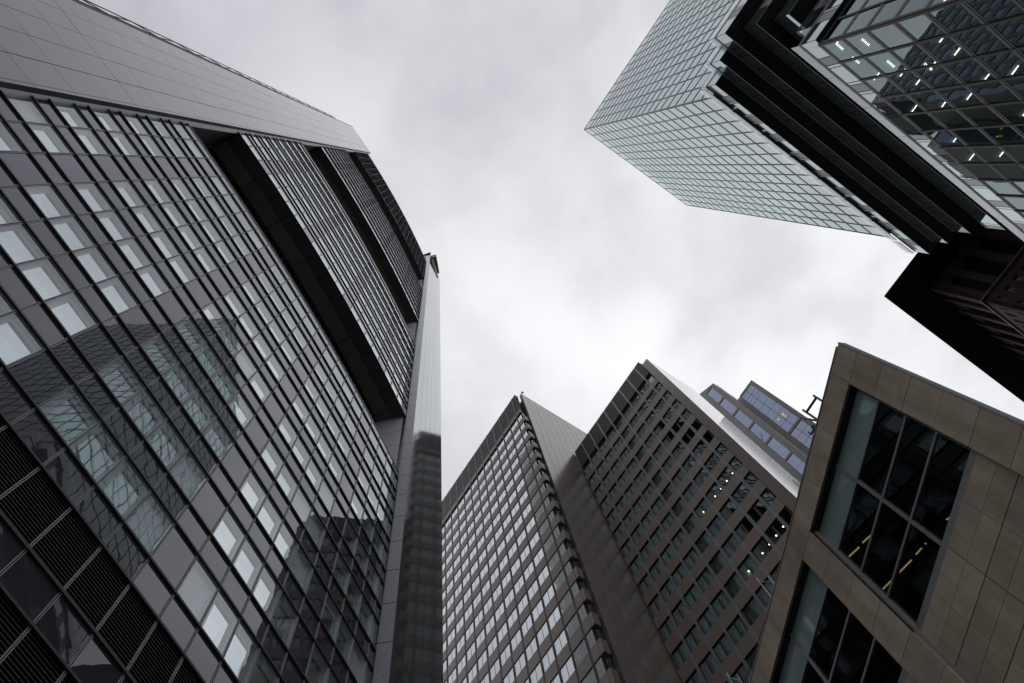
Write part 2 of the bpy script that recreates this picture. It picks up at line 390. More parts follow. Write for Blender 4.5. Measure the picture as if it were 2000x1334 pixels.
    py = build('corner_pylon', b, T)
    b = MB(); b.box(fp, wdt, wdt+.14, -.30, .02, 0, top-.3, dark_metal)
    zz = 12; e = [wdt+.24, wdt+.66]
    for x in e: b.box(fp, x, x+.055, -.05, .01, 0, top-30, dark_metal)
    k = 0
    while zz < top-36:
        b.bar(fp.p(e[k % 2]+.03, -.02, zz), fp.p(e[(k+1) % 2]+.03, -.02, zz+4.4), .03, dark_metal); zz += 4.4; k += 1
    build('ladder_truss', b, py)
    # ---- south pylon: mirror cladding
    q0, q1 = V((11.90, -21.52, 0)), V((12.20, -29.0, 0))
    fq = F(q0, q1-q0, V((-.9992, -.0401, 0))); wq = (q1-q0).length
    b = MB(); xs = [0, 1.36, 2.70, 4.04, 5.38, wq]; zs = []; z = 45.3-3.5*12
    while z < 203: zs.append(z); z += 3.5
    for i in range(5):
        for j in range(len(zs)-1):
            b.quad(fq, xs[i]+.014, xs[i+1]-.014, 0, zs[j]+.02, zs[j+1]-.02, fin_glass)
    # sloping cap
    b.poly([fq.p(.01, 0, zs[-1]), fq.p(wq-.01, 0, zs[-1]), fq.p(wq-.01, 0, 204.5), fq.p(.2, 0, 211.5), fq.p(.01, 0, 211.8)], fin_glass)
    b.box(fq, .006, wq-.006, -5.0, -.03, 0, zs[-1]-.05, joint_dark)
    b.poly([fq.p(wq-.006, -.03, 203), fq.p(.006, -.03, 211.4), fq.p(.006, -4, 211.4), fq.p(wq-.006, -4, 203)], joint_dark)
    # matt side with bolt heads
    for j in range(len(zs)-1):
        b.poly([fq.p(-.05, .015, zs[j]+.03), fq.p(-.30, -1.05, zs[j]+.03), fq.p(-.30, -1.05, zs[j+1]-.03), fq.p(-.05, .015, zs[j+1]-.03)], pylon_metal)
        b.poly([fq.p(-.32, -1.10, zs[j]+.03), fq.p(-.9, -4.6, zs[j]+.03), fq.p(-.9, -4.6, zs[j+1]-.03), fq.p(-.32, -1.10, zs[j+1]-.03)], reveal_grey)
        for q in (.25, .75):
            for e in (.3, .8):
                c = fq.p(-.06-.235*e, .015-1.065*e, zs[j]+3.5*q)
                b.box(F(c, fq.n, -fq.u), -.02, .02, -.0, .015, c.z-.025, c.z+.025, gasket)
    b.poly([fq.p(-.04, 0, 0), fq.p(-.95, -4.8, 0), fq.p(-.95, -4.8, 203), fq.p(-.04, 0, 203)], joint_dark)
    ps = build('corner_pylon', b, T)
    b = MB(); b.hexa([fq.p(1.0, .1, 206), fq.p(5.6, .1, 203), fq.p(5.6, .55, 203), fq.p(1.2, 1.3, 206), fq.p(1.0, .1, 211), fq.p(5.6, .1, 207), fq.p(5.6, .55, 207), fq.p(1.2, 1.3, 211)], solid('canopy_brown', (.06, .05, .042), .5))
    build('roof_canopy', b, ps)
    b = MB(); b.bar(fq.p(1.6, .12, 205.6), fq.p(5.6, .12, 196.5), .14, solid('pale_gold', (.5, .46, .34), .4)); build('light_strip', b, ps)
    # fluorescent tubes glimpsed behind the facade
    for y, zz, ln in ((-9.30, 26.95, .45), (-12.1, 26.95, .30), (-12.85, 26.95, .6), (-13.5, 26.95, .10)):
        s = f.s_of_y(y); b = MB(); b.box(f, s, s+ln, .02, .05, zz-.18, zz-.13, warm_lamp); build('light_tube', b, T)
curved_tower()

# ================================================================== glass tower with shifted floors, upper right
OX = V((-38.07033526, -5.52175352, 0)); UA = V((0.55774511, 0.83001229, 0)); UB = V((-0.83001229, 0.55774511, 0))
def glass_tower():
    T = thing('glass_tower', (-52, -16, 0), 'pale glass tower with sideways shifted floors and black overhangs in the middle', 'skyscraper')
    def frames(s, t):
        o = OX+UA*s+UB*t
        return F(o, -UA, -UB), F(o, UB, UA)      # A: lower-right face, B: upper-left face
    # ---- upper shaft
    A, B = frames(0, 0); LA, LB = 34.3, 40.0; zb, zt = 101.3, 190.0; ST = 3.9; BAY = 2.64
    core = MB(); o = OX
    def inset(s0, t0, la, lb, e):
        p = lambda a, b: o+UA*(s0-a)+UB*(t0+b)
        return [p(e, e), p(la-e, e), p(la-e, lb-e), p(e, lb-e)]
    core.prism(inset(0, 0, LA, LB, .10), zb, zt-.15, gasket, soffit_dark, soffit_black)
    core.prism(inset(1.2, 6.6, 39, 36, 1.5), 70, 105, gasket); core.prism(inset(1.2, 2.2, 39, 37, 1.6), 0, 77, room_dark)
    cobj = build('core', core, T)
    win = []; bands = []; mul = []
    zl = [zb]; z = 101.7+ST
    while z < zt-3: zl.append(z); z += ST
    zl.append(zt)
    for fr, ln in ((A, LA), (B, LB)):
        nb = int(round(ln/BAY)); bw = ln/nb
        for j in range(len(zl)-1):
            for i in range(nb):
                a, b = i*bw+.07, (i+1)*bw-.07; z0, z1 = zl[j]+.02, zl[j+1]-.33
                win.append((area(fr, a, b, 0, z0, z1), (lambda m, fr=fr, a=a, b=b, z0=z0, z1=z1: m.quad(fr, a, b, 0, z0, z1, tower_glass)), None))
        for j in range(1, len(zl)):
            z = zl[j]; bands.append((1, (lambda m, fr=fr, ln=ln, z=z: m.box(fr, .01, ln, -.08, .05, z-.33, z+.02, tower_frame)), None))
        for i in range(nb+1):
            a = i*bw if i else .07
            mul.append((1, (lambda m, fr=fr, a=a: m.box(fr, a-.07, a+.07, -.08, .075, zb, zt-.02, tower_frame)), None))
    # top edge: glass parapet against the sky
    b = MB(); b.quad(A, 0, LA, .02, zt, zt+.7, balustrade_glass); b.quad(B, 0, LB, .02, zt, zt+.7, balustrade_glass); build('parapet', b, T)
    # ---- shifted floors (bottom height, corner offset s, t, length of face A)
    floors = [(97.0, 1.70, .36, 40.3, True), (93.1, 3.97, 1.77, 41.2, True), (89.2, 6.23, 3.20, 42.5, True), (85.3, 4.72, 4.72, 41.9, False), (81.4, 3.36, 6.0, 41, False), (77.5, 1.65, 4.85, 40.5, False), (73.6, 1.78, 2.37, 41, 'low'), (69.7, 1.75, 2.30, 41, 'last')]
    for (z0, s, t, la, bal) in floors:
        A2, B2 = frames(s, t); o2 = OX+UA*s+UB*t
        body = MB(); top = z0+3.9
        p = lambda a, b: o2-UA*a+UB*b
        if bal != 'last':
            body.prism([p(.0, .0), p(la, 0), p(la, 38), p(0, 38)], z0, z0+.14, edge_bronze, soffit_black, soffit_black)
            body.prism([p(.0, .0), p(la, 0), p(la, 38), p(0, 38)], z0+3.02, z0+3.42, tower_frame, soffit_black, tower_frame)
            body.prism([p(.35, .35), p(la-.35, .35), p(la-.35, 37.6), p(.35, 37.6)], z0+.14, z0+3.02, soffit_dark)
            # ribs that run across the soffit towards the shaft
            for k in range(1, 7): body.box(A2, .3, la-.3, -k*2.6-.04, -k*2.6+.04, z0-.03, z0-.004, gasket)
            fl = build('terrace_floor', body, T)
            g = MB()
            for fr, ln in ((A2, la), (B2, 38)):
                a = .05; k = 0; seq = (('p', 2.38), ('g', 1.12), ('w', .36), ('p', 2.44), ('w', .36), ('g', 1.14), ('w', .32))
                while a < ln-.1:
                    kind, wd = seq[k % 7]; b2 = min(ln-.05, a+wd); mt = tower_glass
                    if kind == 'g': mt = grey_panel if z0 == 97.0 or fr is B2 else spandrel_glass
                    if kind == 'w': mt = white_panel if z0 == 97.0 or fr is B2 else tower_glass
                    g.quad(fr, a+.02, b2-.02, -.03, z0+.16, z0+3.0, mt); a = b2+.06; k += 1
            build('glazing', g, fl)
            if bal:
                g = MB(); h0, h1 = z0+3.45, z0+(5.25 if bal is True else 5.0)
                for fr, ln in ((A2, la), (B2, 38)):
                    a = 0; fw = .42 if (z0 == 97.0 and fr is A2) else .03
                    while a < ln:
                        b2 = min(ln, a+5.3); g.quad(fr, a+.02, b2-.02, fw, h0-(.42 if fw > .1 else 0), h1, balustrade_glass)
                        if bal is True: g.quad(fr, a+.02, min(ln, a+5.0), fw-.12, h0-(.42 if fw > .1 else 0), h1-.45, white_panel)
                        a = b2
                    g.box(fr, 0, ln, -.02, .02, h0-.12, h0-.02, rail_metal)
                build('balustrade', g, fl)
    # ---- lower shaft with deep frames
    Al, Bl = frames(1.25, 2.2); LAl, LBl = 40.5, 38; BW = 2.7; zz = [5.0]
    zl = []; z = 73.6
    while z > 6: zl.append(z); z -= 3.92
    lamps = []
    for fr, ln in ((Al, LAl), (Bl, LBl)):
        nb = int(ln/BW); bw = ln/nb
        for j in range(len(zl)-1):
            z1, z0 = zl[j]-.52, zl[j+1]+.05
            for i in range(nb):
                a, b = i*bw+.11, (i+1)*bw-.11
                win.append((area(fr, a, b, 0, z0, z1), (lambda m, fr=fr, a=a, b=b, z0=z0, z1=z1: m.quad(fr, a, b, 0, z0, z1, low_glass)), None))
            z = zl[j]; bands.append((2, (lambda m, fr=fr, ln=ln, z=z: (m.box(fr, .02, ln, -1.4, .03, z-.52, z-.30, tower_frame), m.box(fr, .02, ln, -1.4, .06, z-.27, z+.05, tower_frame))), None))
        for i in range(nb+1):
            a = i*bw if i else .11
            mul.append((2, (lambda m, fr=fr, a=a: (m.box(fr, a-.11, a-.02, -.1, .12, 5, 73.6, dark_metal), m.box(fr, a+.02, a+.11, -.1, .12, 5, 73.6, dark_metal))), None))
    rnd = random.Random(3)
    for j in range(0, 7):
        for i in range(11):
            if rnd.random() < .5:
                a = i*2.7+rnd.uniform(.5, 1.7); d = rnd.choice((-.55, -.9)); z = zl[j]-.72
                lamps.append((area(Al, a, a+.1, d, z, z+1), (lambda m, a=a, d=d, z=z: m.box(Al, a, a+.10, d-.8, d, z, z+.05, white_lamp)), None))
    for j, aa in ((1, (1.6, 4.9)), (0, (1.2, 3.4)), (2, (6.2,))):
        for a in aa:
            for k in range(6): lamps.append((1, (lambda m, a=a+.17*k, z=zl[j]-.72: m.box(Al, a, a+.06, -.95, -.75, z, z+.05, white_lamp)), None))
    repeats(win, 'window', T); repeats(bands, 'floor_band', T); repeats(mul, 'mullion', T); repeats(lamps, 'ceiling_lamp', T)
glass_tower()

# ================================================================== the two brown slabs
UG = V((-.82491, .56526, 0)); NG = V((.56526, .82491, 0)); G0 = V((2.13, -43.42, 0))
def slab_facade(T, f, s_list, head0, z_top, z_min, win_h, glass_mt, inner, bay_fin, flush):
    """rows of recessed windows between spandrel bands; s_list = fins from right to left (negative s)"""
    wins = []; bands = []; fins = []
    z = head0; right = s_list[0]; left = s_list[-1]; rows = []
    while z > z_min: rows.append(z); z -= 3.9
    for z in rows:
        nxt = z-3.9
        def sp(m, z0=nxt, z1=z-win_h):
            for i in range(len(s_list)-1):
                m.box(f, s_list[i+1]+.012, s_list[i]-.012, -.45, 0, z0, z1, brown_spandrel)
            m.box(f, left, right, -1.5, -.45, z0+.1, z1-.1, room_dark)
        bands.append((1, sp, None))
        for i in range(len(s_list)-1):
            a, b = s_list[i+1]+.13, s_list[i]-.13; z0 = z-win_h; mt = glass_mt(z, a, b)
            def wf(m, a=a, b=b, z0=z0, z1=z, mt=mt):
                c = (a+b)/2; wid = b-a
                if flush:
                    m.quad(f, a, b, -.05, z0, z1, mt); m.box(f, a, b, -.3, .015, z1-.07, z1+.012, gasket)
                    m.box(f, c-.03, c+.03, -.07, -.03, z0, z1-.08, rail_metal)
                    m.quad(f, a, b, -.40, z0-.1, z1, room_mid)
                    if inner(z, a, b):
                        for (x0, x1) in ((a+.25, c-.12), (c+.12, b-.2)):
                            if x1 > x0+.1: m.quad(f, x0, x1, -.16, z0, z1-.3, blind_pale)
                    return
                m.quad(f, a, b, -.16, z0, z1, mt)
                m.room(f, a, b, -.42, -.004, z0, z1, brown_spandrel, back=False)
                if wid > 1.4:
                    m.box(f, c-.10, c+.10, -.5, -.12, z0+.003, z1-.003, dark_metal)
                fr = .09
                for (x0, x1) in ((a+.003, a+fr), (b-fr, b-.003)): m.box(f, x0, x1, -.45, -.13, z0+.003, z1-.003, dark_metal)
                m.box(f, a+fr, b-fr, -.45, -.14, z1-.10, z1-.003, dark_metal)
                if inner(z, a, b):
                    for (x0, x1) in ((a+.2, c-.18), (c+.18, b-.14)):
                        if x1 > x0+.1: m.quad(f, x0, x1, -.6, z0+.03, z1-.15, blind_pale)
                m.quad(f, a-.1, b+.1, -1.30, z0-.2, z1+.2, room_mid)
            wins.append((area(f, a, b, 0, z0, z), wf, None))
    for s in s_list[1:-1]:
        fins.append((1, (lambda m, s=s: (m.box(f, s-.13, s-.035, -.45, .012, z_min-3.9, z_top, bay_fin), m.box(f, s+.035, s+.13, -.45, .012, z_min-3.9, z_top, bay_fin), m.box(f, s-.035, s+.035, -.45, -.05, z_min-3.9, z_top-.01, gasket))), None))
    repeats(wins, 'window', T); repeats(bands, 'spandrel_band', T); repeats(fins, 'fin', T)
    return rows
def panel_wall(f, s0, s1, z0, z1, ds, dz, mt, b, d=0):
    n = max(1, round((s1-s0)/ds)); k = max(1, round((z1-z0)/dz)); x = (s1-s0)/n; y = (z1-z0)/k
    for i in range(n):
        for j in range(k):
            t = random.uniform(-.003, .003)
            b.quad(f, s0+x*i+.022, s0+x*(i+1)-.022, d+t, z0+y*j+.016, z0+y*(j+1)-.016, mt)
def slab_one():
    T = thing('slab_tower', (10, -54, 0), 'taller brown office slab with bright windows beside the mirror pylon', 'office tower')
    o1 = G0+NG*.98
    f = F(o1, UG, NG)                            # s < 0 towards the left in the picture
    s_list = [-.76-.0]+[-1.95-2.1*k for k in range(15)]
    head = 77.5+3.9*10
    rows = slab_facade(T, f, s_list, head+.02, 127, 8, 2.1, lambda z, a, b: slab_glass, lambda z, a, b: (z+a) % 7 < 6.2, dark_metal, True)
    # dark screen round the roof
    b = MB()
    for i in range(len(s_list)-1):
        for k in range(4):
            b.box(f, s_list[i+1]+.09, s_list[i]-.09, -.5, -.02, 119.0+2.0*k+.01, 119.0+2.0*k+1.99, screen_dark)
    for s in s_list[1:-1]: b.box(f, s-.05, s+.05, -.1, .03, 119.0, 126.98, rail_metal)
    b.box(f, s_list[-1], s_list[0], -.6, -.5, 118.0, 126.9, gasket)
    build('roof_screen', b, T)
    b = MB(); b.box(f, s_list[-1], s_list[0]-.05, -.45, 0, 117.54, 118.98, brown_spandrel); build('spandrel_band', b, T)
    # side cheeks of the bay, slightly in front of the blank wall
    b = MB()
    for z in rows:
        b.box(f, -.74, -.30, -.80, -.02, z-3.9, z-2.1, brown_spandrel)
        b.quad(F(f.p(-.55, -.1, 0), -NG, UG), 0, .75, 0, z-2.1, z, slab_glass_dim)
    build('bay_cheek', b, T)
    # blank wall facing right
    fw = F(G0, -NG, UG)
    b = MB(); panel_wall(fw, 0, 20, 0, 127, 1.38, 3.9, brown_clad, b)
    b.box(fw, 0, 20, -.6, -.02, 0, 126.97, joint_dark)
    b.quad(F(G0, UG, NG), -.55, 0, 0, 0, 126.9, brown_clad)
    build('side_wall', b, T)
    b = MB(); p = lambda s, d: G0+UG*s+NG*d
    b.prism([p(-.5, -.6), p(-31.5, -.6), p(-31.5, -20), p(-.5, -20)], 0, 126.3, room_dark); build('core', b, T)
    return T
def slab_two():
    T = thing('slab_tower', (-15, -50, 0), 'lower brown office slab with a pale end wall and dark teal windows', 'office tower')
    I0 = V((-2.30, -49.89, 0)); f = F(I0, UG, NG)
    fins = [18.25, 17.0]+[17.0-2.12*k for k in range(1, 9)]
    fins = [x for x in fins if x > .2]+[.12]
    head = 66.5+3.9*9
    rows = slab_facade(T, f, fins, head, 108.3, 6, 2.2, lambda z, a, b: slab_glass_dim, lambda z, a, b: a < 10 and z < 92 or (a*3+z) % 5 < 1.6, rail_metal, False)
    b = MB()
    for i in range(len(fins)-1):
        for k in range(3): b.box(f, fins[i+1]+.09, fins[i]-.09, -.5, -.02, 102.4+2.03*k+.01, 102.4+2.03*k+2.02, screen_dark)
    for s in fins[1:-1]: b.box(f, s-.05, s+.05, -.1, .03, 102.4, 108.4, rail_metal)
    b.box(f, .12, 18.25, -.6, -.5, 101.6, 108.4, gasket)
    build('roof_screen', b, T)
    # stone pier at the right end and pale end wall
    b = MB(); z = 106.4
    while z > 4:
        b.box(f, 18.27, 19.45, -1.0, 0, z-3.9+.02, z, brown_clad); z -= 3.9
    b.box(f, 18.29, 19.42, -.98, -.03, 0, 106.3, joint_dark)
    build('end_pier', b, T)
    fe = F(f.p(19.45, -.02, 0), -NG, UG); b = MB(); panel_wall(fe, 0, 9.4, 0, 106.4, .78, 3.9, light_clad, b, .02); b.box(fe, 0.02, 9.38, -1.0, -.02, 0, 106.3, joint_dark)
    build('end_wall', b, T)
    b = MB(); p = lambda s, d: I0+UG*s+NG*d
    b.prism([p(.1, -1.5), p(18.3, -1.5), p(18.3, -9.3), p(.1, -9.3)], 0, 105.6, room_dark); build('core', b, T)
    # lamps inside
    rnd = random.Random(5); n = 0
    for (z, L0) in ((68.66, (16.67, 15.64, 14.59, 13.56, 11.45)), (57.18, (16.64, 15.6, 14.58, 13.53, 11.41)), (53.3, (14.5, 12.4))):
        for s in L0:
            z2 = 1.6+(z-1.6)*(1+.42/42.45); b = MB(); b.box(f, s-.065, s+.065, -.50, -.40, z2-.05, z2+.05, warm_lamp); build('room_lamp', b, T)
    return T
slab_one(); slab_two()
# small roof cameras on the corner of the taller slab
def roof_mast():
    T = thing('camera_mast', (1.5, -43.0, 127), 'tiny mast with a cross arm and camera on the roof corner of the taller slab', 'mast')
    fw = F(G0, UG, NG); b = MB()
    b.bar(fw.p(-.15, -.1, 126.3), fw.p(-.15, -.1, 127.9), .035, dark_metal); b.bar(fw.p(-.55, -.1, 127.35), fw.p(.1, -.1, 127.55), .025, dark_metal); b.bar(fw.p(-.5, -.1, 126.6), fw.p(-.5, -.1, 127.9), .02, dark_metal)
    build('pole', b, T)
    b = MB(); b.box(fw, .12, .40, -.3, .05, 127.15, 127.42, dark_metal); build('camera_housing', b, T)
    b = MB(); b.bar(fw.p(.26, -.12, 126.4), fw.p(.26, -.12, 127.15), .03, dark_metal); build('bracket', b, T)
roof_mast()

# ================================================================== blue windowed tower far behind
def far_tower():
    T = thing('stepped_tower', (-50, -78, 0), 'distant grey tower with stepped roof and blue windows behind the pale end wall', 'office tower')
    c0 = V((-46.66, -69.46, 0)); f = F(c0, UG, NG)
    b = MB()
    b.box(f, -.88, 0, -12, 0, 0, 150, grey_stone); b.box(f, -5.45, -4.45, -12, 0, 0, 149.7, grey_stone); b.box(f, -4.45, -.88, -12, -.25, 0, 149.9, gasket); b.box(f, -4.45, -.88, -.25, 0, 149.35, 149.98, grey_stone)
    build('shaft', b, T)
    rows = [149.3, 148.34, 146.56, 145.04, 143.43, 140.07, 136.73, 133.54, 130.13, 126.95]
    segs = [(rows[i+1], rows[i]) for i in range(len(rows)-1)]
    z = 126.1
    while z > 60:
        segs += [(z-2.6, z), (z-5.2, z-2.6), (z-7.8, z-5.2), (z-10.4, z-7.8)]; z -= 11.3
        b = MB(); b.box(f, -4.45, -.88, -.25, .0, z-.02+.03, z+.88, grey_stone); build('pier', b, T)
    b = MB(); b.box(f, -4.45, -.88, -.25, .0, 126.12, 126.93, grey_stone); build('pier', b, T)
    it = []
    for z0, z1 in segs:
        for a, c in ((-4.4, -2.72), (-2.64, -.92)):
            it.append((area(f, a, c, -.1, z0, z1), (lambda m, a=a, c=c, z0=z0, z1=z1: m.quad(f, a, c, -.12, z0+.05, z1-.05, blue_glass)), None))
    repeats(it, 'window', T)
    b = MB(); z = 149.3
    while z > 60:
        b.hexa([f.p(-6.2, -.9, z-.25), f.p(-5.46, -.9, z-.25), f.p(-5.46, -.55, z-.4), f.p(-6.2, -.55, z-.4), f.p(-6.2, -.9, z-.18), f.p(-5.46, -.9, z-.18), f.p(-5.46, -.55, z-.33), f.p(-6.2, -.55, z-.33)], rail_metal); z -= .8
    b.box(f, -6.3, -5.46, -6, -1.0, 0, 149, gasket); build('louvre', b, T)
    # long rear wing with bands of blue glass
    b = MB(); b.box(f, -42, -14.2, -14, -.3, 0, 186, gasket); z = 186
    while z > 30:
        b.box(f, -42, -14.2, -.3, 0, z-1.5, z, grey_stone)
        k = -14.2
        while k > -42: b.box(f, k-.7, k, -.3, -.003, z-3.8, z-1.5, grey_stone); b.quad(f, k-3.2, k-.7, -.15, z-3.8, z-1.5, blue_glass); k -= 3.2
        z -= 3.8
    build('rear_wing', b, T)
    # lower stack of windows standing forward
    f2 = F(c0+NG*7.0, UG, NG); b = MB(); top = 150.2
    b.box(f2, -5.6, -5.36, -6, .04, 0, top, grey_stone); b.box(f2, -6.3, -5.6, -6, 0, 0, top-.2, grey_stone); b.box(f2, -9.5, -8.12, -6, 0, 0, top-.4, grey_stone); b.box(f2, -8.12, -6.3, -6, -.3, 0, top-.4, gasket)
    z = 150.1; it = []
    while z > 50:
        b.box(f2, -8.12, -6.3, -.3, 0, z-7.65, z-7.0, grey_stone)
        for q in (0, 1):
            z1 = z-3.47*q-.05; z0 = z1-3.43
            it.append((area(f2, -8.1, -6.3, -.1, z0, z1), (lambda m, z0=z0, z1=z1: m.quad(f2, -8.08, -6.34, -.12, z0, z1, blue_glass)), None))
        z -= 7.65
    b.poly([f2.p(-5.36, 0, top), f2.p(-9.5, 0, top+2.4), f2.p(-9.5, -6, top+2.4), f2.p(-5.36, -6, top)], grey_stone)
    b.poly([f2.p(-5.36, 0, top), f2.p(-9.5, 0, top+2.4), f2.p(-9.5, 0, top-.4), f2.p(-5.36, 0, top-.4)], grey_stone)
    build('stair_wing', b, T); repeats(it, 'stair_window', T)
    b = MB()
    for q in (.12, .3): b.bar(f2.p(-5.2, -q-.6, 120), f2.p(-5.2, -q-.6, top-.5), .03, rail_metal)
    build('cable', b, T)
    for a, z0, z1 in ((-2.1, 131.6, 132.5), (-2.1, 130.8, 131.2), (-3.5, 131.9, 132.5)):
        b = MB(); b.box(f, a-.16, a+.16, -.115, -.09, z0, z1, yellow_lamp); build('ceiling_lamp', b, T)
    b = MB(); b.bar(f2.p(-7.9, -.09, 121.6), f2.p(-7.3, -.09, 123.0), .07, white_panel); build('ceiling_lamp', b, T)
far_tower()

# ================================================================== sandstone building, lower right
S0 = V((-9.34, -9.549, 0)); US = V((-.5073, .8618, 0)); NS = V((.8618, .5073, 0))
def stone_building():
    T = thing('stone_building', (-18, -18, 0), 'tan stone building with deep dark windows and yellow ceiling lights in the lower right corner', 'building')
    # s runs to negative along the facade from the corner edge
    f = F(S0, US, NS); REC = .24; KP = 1+REC/12.893; FS = 3.489; bays = [(-1.0, -5.88)]; s = -6.86
    while s > -26: bays.append((s, s-4.88)); s -= 5.86
    end = bays[-1][1]-.98; zt, zo = 22.0, 20.95
    b = MB()
    def slabs(a_list, z_list, d0, d1, mt, gap=.008):
        for i in range(len(a_list)-1):
            for j in range(len(z_list)-1):
                e = random.uniform(-.002, .002)
                b.box(f, a_list[i+1]+gap, a_list[i]-gap, d0, d1+e, z_list[j+1]+gap, z_list[j]-gap, mt)
    zlist = [20.945-1.245*k for k in range(17)]
    # cornice beam
    xs = [0, -.95]; x = -2.67
    while x > end: xs.append(x); x -= 1.745
    xs.append(end)
    slabs(xs, [zt, zo], -REC, 0, stone_tan)
    slabs([0, -.985], zlist, -REC, 0, stone_tan)
    build('cornice', b, T)
    # metal flashing on corner edge and roof edge
    b = MB(); b.box(f, 0, .05, -REC, .012, 0, zt+.01, rail_metal); b.box(f, end, -.1, -.5, .02, zt+.01, zt+.05, rail_metal)
    build('flashing', b, T)
    it = []; fr = []; walls = []; pier_i = []
    zmap = lambda z: 1.6+(z-1.6)*KP; smap = lambda a: FS+(a-FS)*KP
    for bi, (s0, s1) in enumerate(bays):
        c = smap(s0-2.42); zs = [zmap(z) for z in (20.62, 19.42, 18.22, 17.02, 15.82)]; zb0, zt0 = zmap(15.70), zmap(20.75)
        def frame(m, s0=s0, s1=s1, c=c):
            d0, d1 = -REC-.10, -REC+.03
            for (a0, a1) in ((s0-.10, s0-.02), (c-.05, c+.05), (s1+.02, s1+.10)):
                m.box(f, a0, a1, d0, d1, zb0+.02, zt0, window_frame_grey)
            for k, z in enumerate(zs):
                h = .035 if k else .03
                m.box(f, s1+.10, c-.05, d0, d1-.012, z-h, z+h, window_frame_grey); m.box(f, c+.05, s0-.10, d0, d1-.012, z-h, z+h, window_frame_grey)
            m.box(f, s1+.02, s0-.02, d0-.1, d1+.05, zb0-.16, zb0+.08, window_frame_grey)
            m.box(f, s1+.005, s1+.02, -REC-.2, -.03, zb0, 20.93, gasket); m.box(f, s0-.02, s0-.005, -REC-.2, -.03, zb0, 20.93, gasket)
            m.box(f, s1+.02, s0-.02, -REC-.2, -.02, 20.86, 20.94, gasket)
        W = MB(); frame(W); wo = build('window', W, T)
        for (a1, a0) in ((s0-.10, c+.05), (c-.05, s1+.10)):
            for k in range(4):
                z1, z0 = zs[k]-.035, zs[k+1]+.035; g = MB()
                g.quad(f, a0, a1, -REC-.02, z0, z1, blind_green if k == 0 else room_glass); build('pane', g, wo)
        g = MB(); g.quad(f, s1+.1, s0-.1, -REC-.03, zs[0]-.05, 20.95+.1, gasket); build('head_panel', g, wo)
        # pier with sill profile on its inner side
        if bi < len(bays)-1:
            P = MB(); a0, a1 = s1-.98, s1
            for j in range(len(zlist)-1):
                P.box(f, a0+.008, a1-.008, -REC, random.uniform(-.002, .002), zlist[j+1]+.008, zlist[j]-.008, stone_tan)
            P.box(f, a1-.001, a1+.09, -REC, -.10, .5, zlist[0]-.01, stone_ledge)
            P.box(f, a0+.02, a1-.02, -REC-.02, -.02, .5, zlist[0], gasket)
            build('pier', P, T)
        # stone wall below the window
        Wl = MB(); zz = 1.6+14.07*(1+.12/12.893); rowh = [1.11+zz-15.68, 1.215, 1.215, 1.215, 1.215, 1.215, 1.215, 1.215, 1.215, 1.215, 1.215]
        cols = [s0, s0-1.23, s0-2.45, s0-3.67, s1]
        d = -REC+.12
        for j, h in enumerate(rowh):
            for half in (0, 1):
                for i in range(4):
                    g2 = .022 if i == 2 else .006
                    za, zb2 = zz-h*half/2, zz-h*(half+1)/2
                    Wl.box(f, cols[i+1]+.006, cols[i]-g2, -.6, d+random.uniform(-.002, .002), zb2+(.022 if half else .006), za-.006, stone_tan)
            zz -= h
        Wl.box(f, s1, s0, -.7, d-.04, 0, 15.74, gasket)
        build('stone_wall', Wl, T)
    r = MB(); r.room(f, end, -2.2, -5.5, -REC-.12, 15.65, 20.9, room_dark)
    x = -2.4
    while x > end:
        r.box(f, x-.1, x+.1, -5.4, -REC-.3, 19.9, 20.3, room_beam); x -= 1.9
    for k in (1.2, 2.6, 4.0): r.box(f, end, -2.3, -REC-k-.08, -REC-k+.08, 20.0, 20.25, room_beam)
    for x in (-2.6, -4.2, -8, -9.6): r.bar(f.p(x, -1.6, 16.2), f.p(x-1.4, -3.0, 20.4), .05, room_beam)
    build('room', r, T)
    for (s0, d0), (s1, d1) in (((-5.80, -.17), (-5.37, -.47)), ((-5.23, -.53), (-4.97, -.72)), ((-6.78, -1.51), (-6.33, -1.79)), ((-6.08, -1.94), (-5.63, -2.22)), ((-5.45, -2.3), (-5.05, -2.51)), ((-4.26, -2.92), (-4.14, -3.05))):
        k = 18.25/17.6; q0, q1 = [(S0+US*a+NS*c)*k+V((0, 0, 19.85)) for a, c in ((s0, d0), (s1, d1))]
        q = MB(); q.bar(q0, q1, .022, yellow_lamp); q.bar(q0+V((0, 0, .03)), q1+V((0, 0, .03)), .035, room_beam); build('ceiling_lamp', q, T)
    b = MB(); p = lambda s, d: S0+US*s+NS*d
    b.prism([p(-.25, -.6), p(end, -.6), p(end, -16), p(-6.5, -16)], 0, 15.6, stone_tan); b.prism([p(-2.4, -5.6), p(end, -5.6), p(end, -16), p(-6.5, -16)], 15.6, 21.9, stone_tan)
    b.prism([p(-.22, -.45), p(end, -.45), p(end, -5.6), p(-2.4, -5.6)], 20.96, 21.9, room_dark); b.prism([p(-.22, -.45), p(-.9, -.45), p(-3.1, -5.6), p(-2.4, -5.6)], 15.6, 20.96, stone_tan)
    build('core', b, T)
stone_building()
